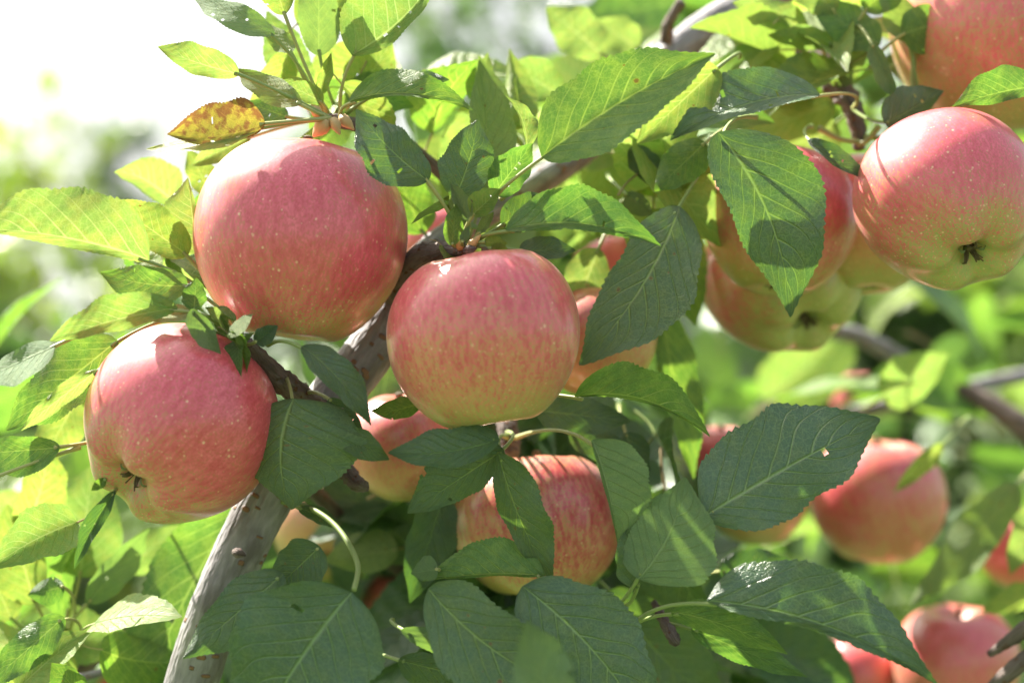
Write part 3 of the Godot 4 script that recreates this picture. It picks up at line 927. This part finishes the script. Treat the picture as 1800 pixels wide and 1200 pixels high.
func build_leaves() -> void:
	var A := Vector3(580, 208, 0.598)
	var A2 := Vector3(600, 208, 0.604)
	var B := Vector3(815, 432, 0.582)
	var B2 := Vector3(835, 425, 0.582)
	var L := Vector3(428, 598, 0.578)
	var R := Vector3(1500, 190, 0.668)
	var R2 := Vector3(1455, 130, 0.68)
	# --- cluster above the largest apple
	lf(466, 217, 293, 236, 0.578, 0.0, 20, 62, 20, -10, 14, 0.002, "autumn", A)
	lf(462, 224, 256, 262, 0.580, 0.005, 26, 16, 60, -50, 6, 0.004, "yellow", A)
	lf(420, 130, 277, 82, 0.584, 0.0, 20, 32, -20, 20, 6, 0.003, "yellow", A)
	lf(528, 184, 414, 120, 0.588, 0.01, 28, 24, 30, -30, 0, 0.0, "under", A)
	lf(482, 62, 340, -4, 0.602, 0.0, 30, 26, 55, -45, 0, 0.006, "under", Vector3(560, 200, 0.604))
	lf(512, 92, 462, 36, 0.606, 0.01, 20, 18, 10, -30, 0, 0.0, "under", Vector3(555, 205, 0.604))
	lf(500, 26, 470, -70, 0.598, 0.0, 30, 28, 10, 10, 0, 0.0, "yellow", A)
	lf(560, 98, 560, -80, 0.612, 0.0, 36, 36, 20, -30, 0, 0.0, "under", A2)
	lf(618, 97, 770, -50, 0.598, 0.0, 92, 24, 5, 30, -18, 0.003, "yellow", A2)
	lf(622, 172, 690, 72, 0.640, 0.0, 46, 46, 0, 10, 0, 0.0, "yellow", A2)
	lf(568, 180, 488, 140, 0.602, 0.0, 14, 22, -30, 20, 0, 0.0, "yellow", A)
	lf(506, 206, 428, 178, 0.612, 0.0, 26, 20, 20, -20, 0, 0.0, "dark", A)
	lf(560, 168, 582, 92, 0.604, 0.0, 10, 16, 30, 30, 0, 0.0, "yellow", A)
	lf(612, 178, 832, 195, 0.592, -0.006, 46, 8, -20, 40, 20, 0.004, "mid", A2)
	lf(700, 150, 790, 140, 0.604, 0.0, 18, 16, -20, 20, 4, 0.0, "dark", A2)
	lf(440, 240, 332, 292, 0.625, 0.0, 22, 20, 20, 20, 0, 0.0, "yellow", A)
	lf(372, 345, 330, 262, 0.635, 0.0, 24, 26, 10, 10, 0, 0.0, "yellow", Vector3(430, 380, 0.65))
	# --- leaves over the second spur
	lf(753, 318, 626, 192, 0.578, 0.0, 56, 40, 8, -14, 8, 0.004, "dark", B)
	lf(800, 348, 840, 208, 0.582, 0.006, 48, 46, 14, 0, -6, 0.002, "dark", B)
	lf(848, 335, 842, 98, 0.625, 0.0, 30, 52, 20, 10, -10, 0.0, "under", B)
	lf(835, 180, 858, 92, 0.645, 0.0, 24, 24, 10, 10, 0, 0.0, "yellow", B)
	lf(926, 262, 888, 168, 0.590, 0.0, 4, 24, 55, 10, -12, 0.0, "yellow", Vector3(880, 350, 0.59))
	lf(868, 342, 936, 252, 0.584, 0.0, 34, 32, 14, -8, 0, 0.0, "mid", B2)
	lf(742, 410, 690, 284, 0.655, 0.0, 44, 42, 10, 10, 0, 0.0, "mid", Vector3(800, 430, 0.63))
	lf(987, 168, 890, 112, 0.685, 0.0, 34, 40, 0, 10, 0, 0.0, "yellow")
	lf(1062, 98, 960, 12, 0.715, 0.0, 40, 46, 10, 0, 0, 0.0, "yellow")
	lf(1122, 85, 1048, 35, 0.735, 0.0, 30, 34, 10, 0, 0, 0.0, "yellow")
	lf(952, 276, 1258, 94, 0.562, 0.0, 88, 62, -6, 37, 10, 0.004, "mid", Vector3(870, 345, 0.58), 8.0, 0.015)
	lf(888, 404, 1162, 433, 0.560, -0.004, 66, 14, -14, 40, 24, 0.003, "mid", B2, 0.0, 0.034)
	lf(882, 396, 962, 342, 0.590, 0.0, 30, 34, 14, -14, 0, 0.0, "dark", B2)
	lf(912, 440, 1012, 440, 0.585, 0.0, 26, 18, -20, 20, 0, 0.0, "dark", B2)
	lf(830, 378, 880, 332, 0.574, 0.0, 26, 18, 40, 10, 0, 0.0, "yellow", B)
	lf(825, 388, 792, 322, 0.576, 0.0, 12, 18, 10, 45, 0, 0.0, "under", B)
	lf(794, 432, 802, 358, 0.574, 0.0, 18, 17, 25, -10, 0, 0.0, "mid", B)
	lf(842, 410, 868, 372, 0.576, 0.0, 10, 8, 40, 10, 0, 0.0, "under", B)
	lf(850, 425, 892, 428, 0.574, 0.0, 12, 10, 20, -20, 0, 0.0, "yellow", B)
	lf(812, 425, 826, 396, 0.570, 0.0, 8, 8, 20, 20, 0, 0.0, "under", B)
	lf(862, 436, 898, 446, 0.575, 0.0, 14, 12, 20, 20, 0, 0.0, "yellow", B)
	lf(1195, 362, 1018, 642, 0.615, -0.01, 84, 62, 18, -20, 18, 0.003, "dark", Vector3(1230, 300, 0.66), 0.0, 0.010)
	lf(1052, 436, 996, 590, 0.655, 0.0, 40, 44, 10, 10, 0, 0.0, "yellow", Vector3(1080, 380, 0.67))
	lf(1010, 697, 1248, 768, 0.590, -0.01, 58, 6, 22, -60, 30, 0.006, "mid", Vector3(930, 700, 0.62), 10.0)
	lf(1160, 545, 1220, 842, 0.675, 0.0, 50, 26, -20, 30, 0, 0.0, "mid", Vector3(1150, 480, 0.69))
	lf(1108, 258, 1170, 330, 0.64, 0.0, 26, 24, 10, -20, 0, 0.0, "dark")
	lf(1120, 270, 1205, 262, 0.66, 0.0, 22, 18, 10, -20, 0, 0.0, "yellow")
	lf(1160, 330, 1225, 350, 0.66, 0.0, 22, 18, 10, -50, 0, 0.0, "under")
	lf(1100, 340, 1150, 380, 0.64, 0.0, 16, 18, 10, -60, 0, 0.0, "under")
	# --- beside and over the lower apple
	lf(262, 457, -70, 402, 0.572, -0.004, 16, 96, -10, 8, -14, 0.004, "yellow", Vector3(345, 505, 0.572), 0.0, 0.034)
	lf(330, 449, 192, 352, 0.598, 0.0, 30, 46, 8, 10, 0, 0.0, "yellow", L)
	lf(346, 446, 330, 312, 0.600, 0.0, 62, 10, 5, 40, 0, 0.0, "yellow", L)
	lf(330, 502, 176, 478, 0.576, 0.0, 40, 32, 14, -6, 8, 0.002, "mid", L)
	lf(312, 541, 87, 600, 0.562, -0.004, 20, 44, 20, 8, -6, 0.003, "yellow", L)
	lf(340, 546, 345, 488, 0.566, 0.0, 24, 20, 10, 10, 0, 0.0, "mid", L)
	lf(345, 548, 230, 556, 0.566, 0.0, 16, 16, 60, -50, 0, 0.0, "under", L)
	lf(335, 543, 388, 622, 0.545, 0.0, 16, 24, 20, 20, 0, 0.0, "under", L)
	lf(400, 592, 444, 552, 0.545, 0.0, 14, 14, -50, 55, 0, 0.0, "under", L)
	lf(448, 602, 488, 572, 0.566, 0.0, 16, 18, 20, 30, 0, 0.0, "dark", L)
	lf(404, 588, 372, 548, 0.565, 0.0, 12, 10, 20, 40, 0, 0.0, "mid", L)
	lf(96, 608, -35, 672, 0.566, 0.0, 40, 26, 55, -35, 0, 0.004, "under", Vector3(160, 580, 0.58))
	lf(206, 598, 10, 756, 0.585, 0.0, 52, 58, 8, -10, 0, 0.0, "mid", Vector3(300, 560, 0.585))
	lf(172, 650, 36, 757, 0.572, 0.0, 14, 18, -50, 20, 0, 0.003, "yellow", Vector3(260, 610, 0.58))
	lf(105, 786, -70, 800, 0.576, 0.0, 44, 26, 10, -10, 0, 0.0, "mid", Vector3(180, 770, 0.60))
	lf(-8, 838, -80, 868, 0.565, 0.0, 20, 20, 10, 10, 0, 0.0, "mid", Vector3(140, 786, 0.578))
	lf(140, 690, 70, 820, 0.650, 0.0, 40, 44, 10, 10, 0, 0.0, "yellow")
	lf(60, 1062, 12, 886, 0.655, 0.0, 52, 44, 10, 10, 0, 0.0, "yellow", Vector3(110, 1100, 0.69))
	lf(140, 1015, 160, 818, 0.675, 0.0, 76, 70, 0, 10, 0, 0.0, "yellow", Vector3(110, 1100, 0.69))
	lf(202, 862, 130, 1000, 0.568, 0.0, 16, 14, 30, 55, -6, 0.0, "dark", Vector3(215, 840, 0.60))
	lf(185, 842, 160, 862, 0.57, 0.0, 9, 9, 10, 10, 0, 0.0, "mid", Vector3(200, 830, 0.60))
	lf(152, 1062, 262, 928, 0.655, 0.0, 22, 30, 20, -40, 0, 0.0, "under", Vector3(110, 1100, 0.69))
	lf(220, 1000, 318, 920, 0.70, 0.0, 34, 34, 10, 10, 0, 0.0, "yellow")
	lf(418, 893, 238, 1270, 0.650, 0.0, 84, 84, 6, -8, -16, 0.0, "mid", Vector3(470, 860, 0.66))
	lf(112, 1030, 48, 1046, 0.62, 0.0, 28, 20, 10, -20, 0, 0.0, "mid", Vector3(120, 1110, 0.69))
	lf(112, 1084, -30, 1210, 0.600, 0.0, 34, 34, 8, -14, 0, 0.0, "mid", Vector3(140, 1140, 0.69))
	lf(100, 1100, 110, 1200, 0.70, 0.0, 26, 28, 20, 10, 0, 0.0, "under", Vector3(110, 1100, 0.69))
	lf(20, 1090, -20, 1000, 0.66, 0.0, 36, 36, 10, 10, 0, 0.0, "yellow", Vector3(110, 1110, 0.69))
	lf(150, 1230, 90, 1165, 0.59, 0.0, 30, 30, 10, 10, 0, 0.0, "mid")
	# --- round the grey limb
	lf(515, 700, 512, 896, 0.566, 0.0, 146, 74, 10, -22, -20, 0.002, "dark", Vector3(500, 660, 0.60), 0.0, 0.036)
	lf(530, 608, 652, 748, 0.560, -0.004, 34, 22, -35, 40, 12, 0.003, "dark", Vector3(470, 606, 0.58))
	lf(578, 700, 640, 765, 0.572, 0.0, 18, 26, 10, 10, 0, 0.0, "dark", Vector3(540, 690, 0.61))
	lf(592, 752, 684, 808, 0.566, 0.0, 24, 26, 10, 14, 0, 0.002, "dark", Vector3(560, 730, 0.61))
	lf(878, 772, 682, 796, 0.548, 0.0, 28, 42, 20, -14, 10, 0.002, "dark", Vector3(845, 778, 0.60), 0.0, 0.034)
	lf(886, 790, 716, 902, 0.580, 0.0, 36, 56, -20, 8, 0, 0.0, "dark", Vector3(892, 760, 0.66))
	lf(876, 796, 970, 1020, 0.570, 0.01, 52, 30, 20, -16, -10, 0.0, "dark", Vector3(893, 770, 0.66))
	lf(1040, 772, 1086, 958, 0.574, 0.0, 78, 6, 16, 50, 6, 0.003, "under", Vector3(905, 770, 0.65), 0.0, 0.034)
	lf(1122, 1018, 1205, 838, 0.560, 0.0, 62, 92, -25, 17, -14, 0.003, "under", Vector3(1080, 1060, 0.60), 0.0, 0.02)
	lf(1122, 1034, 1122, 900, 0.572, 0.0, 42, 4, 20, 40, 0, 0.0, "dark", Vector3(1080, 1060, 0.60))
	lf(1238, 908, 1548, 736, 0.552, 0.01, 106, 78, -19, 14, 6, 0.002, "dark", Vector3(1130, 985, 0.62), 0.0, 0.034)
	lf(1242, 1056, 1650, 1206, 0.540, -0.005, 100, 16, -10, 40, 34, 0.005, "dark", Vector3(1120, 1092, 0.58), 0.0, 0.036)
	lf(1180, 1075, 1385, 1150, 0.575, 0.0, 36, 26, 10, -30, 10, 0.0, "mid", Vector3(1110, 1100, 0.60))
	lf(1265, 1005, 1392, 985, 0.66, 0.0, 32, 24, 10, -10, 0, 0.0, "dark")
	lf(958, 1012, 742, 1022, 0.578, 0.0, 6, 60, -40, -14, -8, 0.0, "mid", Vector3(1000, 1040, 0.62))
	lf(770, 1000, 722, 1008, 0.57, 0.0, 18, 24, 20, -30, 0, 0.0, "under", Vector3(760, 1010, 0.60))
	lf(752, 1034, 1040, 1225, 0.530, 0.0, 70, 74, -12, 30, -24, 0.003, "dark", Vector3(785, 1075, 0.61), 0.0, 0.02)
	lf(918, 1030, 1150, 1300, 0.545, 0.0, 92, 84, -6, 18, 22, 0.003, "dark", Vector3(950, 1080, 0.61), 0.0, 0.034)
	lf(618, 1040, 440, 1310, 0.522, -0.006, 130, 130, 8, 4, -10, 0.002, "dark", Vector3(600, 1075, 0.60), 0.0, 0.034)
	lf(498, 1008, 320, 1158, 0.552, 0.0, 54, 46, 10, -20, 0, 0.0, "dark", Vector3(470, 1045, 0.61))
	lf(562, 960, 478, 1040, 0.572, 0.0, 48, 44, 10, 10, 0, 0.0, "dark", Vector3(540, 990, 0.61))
	lf(975, 1290, 926, 1090, 0.485, 0.0, 48, 62, 16, -10, 0, 0.0, "under", Vector3(1000, 1340, 0.52))
	lf(525, 893, 600, 930, 0.598, 0.0, 14, 12, -40, 30, 4, 0.0, "dark", Vector3(500, 880, 0.61))
	lf(700, 965, 566, 985, 0.68, 0.0, 34, 40, 10, -20, 0, 0.0, "under")
	lf(780, 870, 720, 1060, 0.64, 0.0, 46, 40, 10, 10, 0, 0.0, "dark")
	lf(940, 720, 1110, 740, 0.63, 0.0, 34, 34, -20, 10, 0, 0.0, "dark")
	lf(1000, 760, 1110, 800, 0.64, 0.0, 30, 30, -20, 10, 0, 0.0, "dark")
	lf(1100, 760, 1130, 860, 0.645, 0.0, 34, 24, -20, 10, 0, 0.0, "dark")
	lf(1215, 1105, 1420, 1190, 0.60, 0.0, 26, 24, -10, 10, 0, 0.0, "mid", Vector3(1170, 1095, 0.61))
	lf(700, 1160, 860, 1200, 0.57, 0.0, 24, 40, -10, 10, 0, 0.0, "dark")
	lf(705, 1106, 948, 1232, 0.545, -0.004, 24, 26, 16, -16, 14, 0.002, "under", Vector3(690, 1090, 0.61))
	lf(742, 706, 652, 722, 0.600, 0.0, 18, 20, 10, -14, 6, 0.0, "mid", Vector3(760, 720, 0.64))
	# --- the hanging cluster
	lf(1442, 166, 1178, 247, 0.612, 0.0, 20, 66, 55, -30, -20, 0.004, "dark", R, 0.0, 0.036)
	lf(1262, 232, 1390, 558, 0.578, 0.004, 104, 62, 8, -12, 26, 0.004, "dark", Vector3(1330, 205, 0.63), 0.0, 0.034)
	lf(1420, 246, 1534, 318, 0.615, 0.0, 24, 10, -20, 30, -8, 0.004, "dark", Vector3(1428, 222, 0.67))
	lf(1392, 118, 1218, 152, 0.675, 0.0, 32, 54, 0, 10, 0, 0.0, "yellow", R2)
	lf(1422, 52, 1288, 4, 0.665, 0.0, 24, 32, 20, 10, 0, 0.0, "yellow", R2)
	lf(1548, 78, 1425, 6, 0.660, 0.0, 40, 44, 8, -20, 0, 0.0, "mid", R2)
	lf(1466, 76, 1350, 62, 0.660, 0.0, 14, 24, -50, 20, 0, 0.0, "yellow", R2)
	lf(1465, 150, 1525, 60, 0.672, 0.0, 30, 28, 20, 10, 0, 0.0, "under", R2)
	lf(1533, 76, 1578, 178, 0.640, 0.0, 10, 22, 40, 10, 0, 0.0, "under", Vector3(1505, 50, 0.67))
	lf(1556, 218, 1660, 160, 0.635, 0.0, 44, 22, 10, -20, 0, 0.0, "dark", R)
	lf(1585, 60, 1692, 26, 0.655, 0.0, 40, 44, 10, -20, 0, 0.0, "mid", Vector3(1530, 120, 0.67))
	lf(1600, 75, 1560, -40, 0.66, 0.0, 34, 30, 20, -10, 0, 0.0, "under", Vector3(1620, 270, 0.66))
	lf(1820, 152, 1674, 188, 0.600, 0.0, 18, 46, 10, 10, -4, 0.002, "mid", Vector3(1880, 130, 0.64))
	lf(1470, 180, 1290, 245, 0.71, 0.0, 40, 40, 10, 10, 0, 0.0, "yellow", R2)
	lf(1470, 215, 1370, 300, 0.72, 0.0, 40, 40, 10, 10, 0, 0.0, "yellow", R)
	lf(1470, 20, 1380, -60, 0.66, 0.0, 36, 36, 10, 10, 0, 0.0, "yellow", R2)
	lf(1520, 20, 1600, -70, 0.66, 0.0, 36, 36, 10, 10, 0, 0.0, "mid", R2)
	lf(1225, 300, 1300, 250, 0.68, 0.0, 20, 24, 10, -30, 0, 0.0, "yellow")
	lf(1250, 300, 1260, 400, 0.69, 0.0, 20, 24, 10, -30, 0, 0.0, "under")
	# apple stalks of the cluster
	for q in [[1510, 255, 1545, 222], [1512, 250, 1440, 225], [1520, 240, 1620, 232], [1600, 270, 1610, 30]]:
		limb("fruit_stalk", tree, [Vector3(q[0], q[1], 0.668), Vector3((q[0] + q[2]) * 0.5, (q[1] + q[3]) * 0.5 + 6, 0.665), Vector3(q[2], q[3], 0.662)], [5.0, 4.5, 6.0], 8, 16, 0.05, stalk[1])
	lf(1262, 118, 1120, 252, 0.614, 0.0, 46, 46, 10, 10, 0, 0.0, "yellow", Vector3(1300, 100, 0.65))
	lf(1240, 250, 1150, 336, 0.618, 0.0, 36, 36, 10, -10, 0, 0.0, "mid", Vector3(1280, 230, 0.65))
	# --- smaller leaves crowding the spurs
	scatter(tree, 10, -60, 880, 190, 1230, 0.60, 0.72, ["mid", "yellow", "mid"], 0.035, 0.06)
	scatter(tree, 12, 1370, -40, 1580, 140, 0.665, 0.73, ["yellow", "mid", "under"], 0.03, 0.055)
	scatter(tree, 7, 265, 350, 350, 500, 0.615, 0.66, ["yellow", "mid"], 0.025, 0.045)
	scatter(tree, 8, 480, -20, 640, 170, 0.615, 0.65, ["yellow", "under", "mid"], 0.025, 0.04)
	scatter(tree, 7, 770, 330, 900, 440, 0.585, 0.61, ["yellow", "under"], 0.012, 0.022)
	scatter(tree, 6, 350, 565, 460, 610, 0.560, 0.575, ["mid", "under", "yellow"], 0.010, 0.018)
	# --- blurred leaves in front of the depth on the far side
	lf(1660, 780, 1572, 865, 0.76, 0.0, 16, 18, 10, 30, 0, 0.0, "yellow")
	lf(1790, 850, 1600, 1065, 0.76, 0.0, 34, 40, 10, -30, 10, 0.0, "under")
	lf(1830, 880, 1775, 1010, 0.74, 0.0, 34, 30, 10, 10, 0, 0.0, "yellow")
	lf(1840, 1040, 1728, 1075, 0.74, 0.0, 24, 30, -40, 10, 0, 0.0, "yellow")
	lf(1550, 700, 1668, 622, 0.80, 0.0, 50, 44, 30, -20, 0, 0.0, "yellow")
	# --- the depth of the crown
	scatter(tree, 10, 690, 110, 900, 320, 0.645, 0.70, ["yellow", "yellow", "mid"], 0.035, 0.055)
	scatter(tree, 9, 1070, 180, 1190, 380, 0.63, 0.71, ["mid", "yellow"], 0.040, 0.065)
	scatter(tree, 20, 860, 190, 1260, 330, 0.74, 0.90, ["yellow", "yellow", "mid"])
	scatter(tree, 22, -120, 640, 330, 1260, 0.76, 1.00, ["mid", "yellow", "mid"])
	scatter(tree, 26, 1240, -80, 1900, 260, 0.76, 1.00, ["yellow", "mid", "under"])
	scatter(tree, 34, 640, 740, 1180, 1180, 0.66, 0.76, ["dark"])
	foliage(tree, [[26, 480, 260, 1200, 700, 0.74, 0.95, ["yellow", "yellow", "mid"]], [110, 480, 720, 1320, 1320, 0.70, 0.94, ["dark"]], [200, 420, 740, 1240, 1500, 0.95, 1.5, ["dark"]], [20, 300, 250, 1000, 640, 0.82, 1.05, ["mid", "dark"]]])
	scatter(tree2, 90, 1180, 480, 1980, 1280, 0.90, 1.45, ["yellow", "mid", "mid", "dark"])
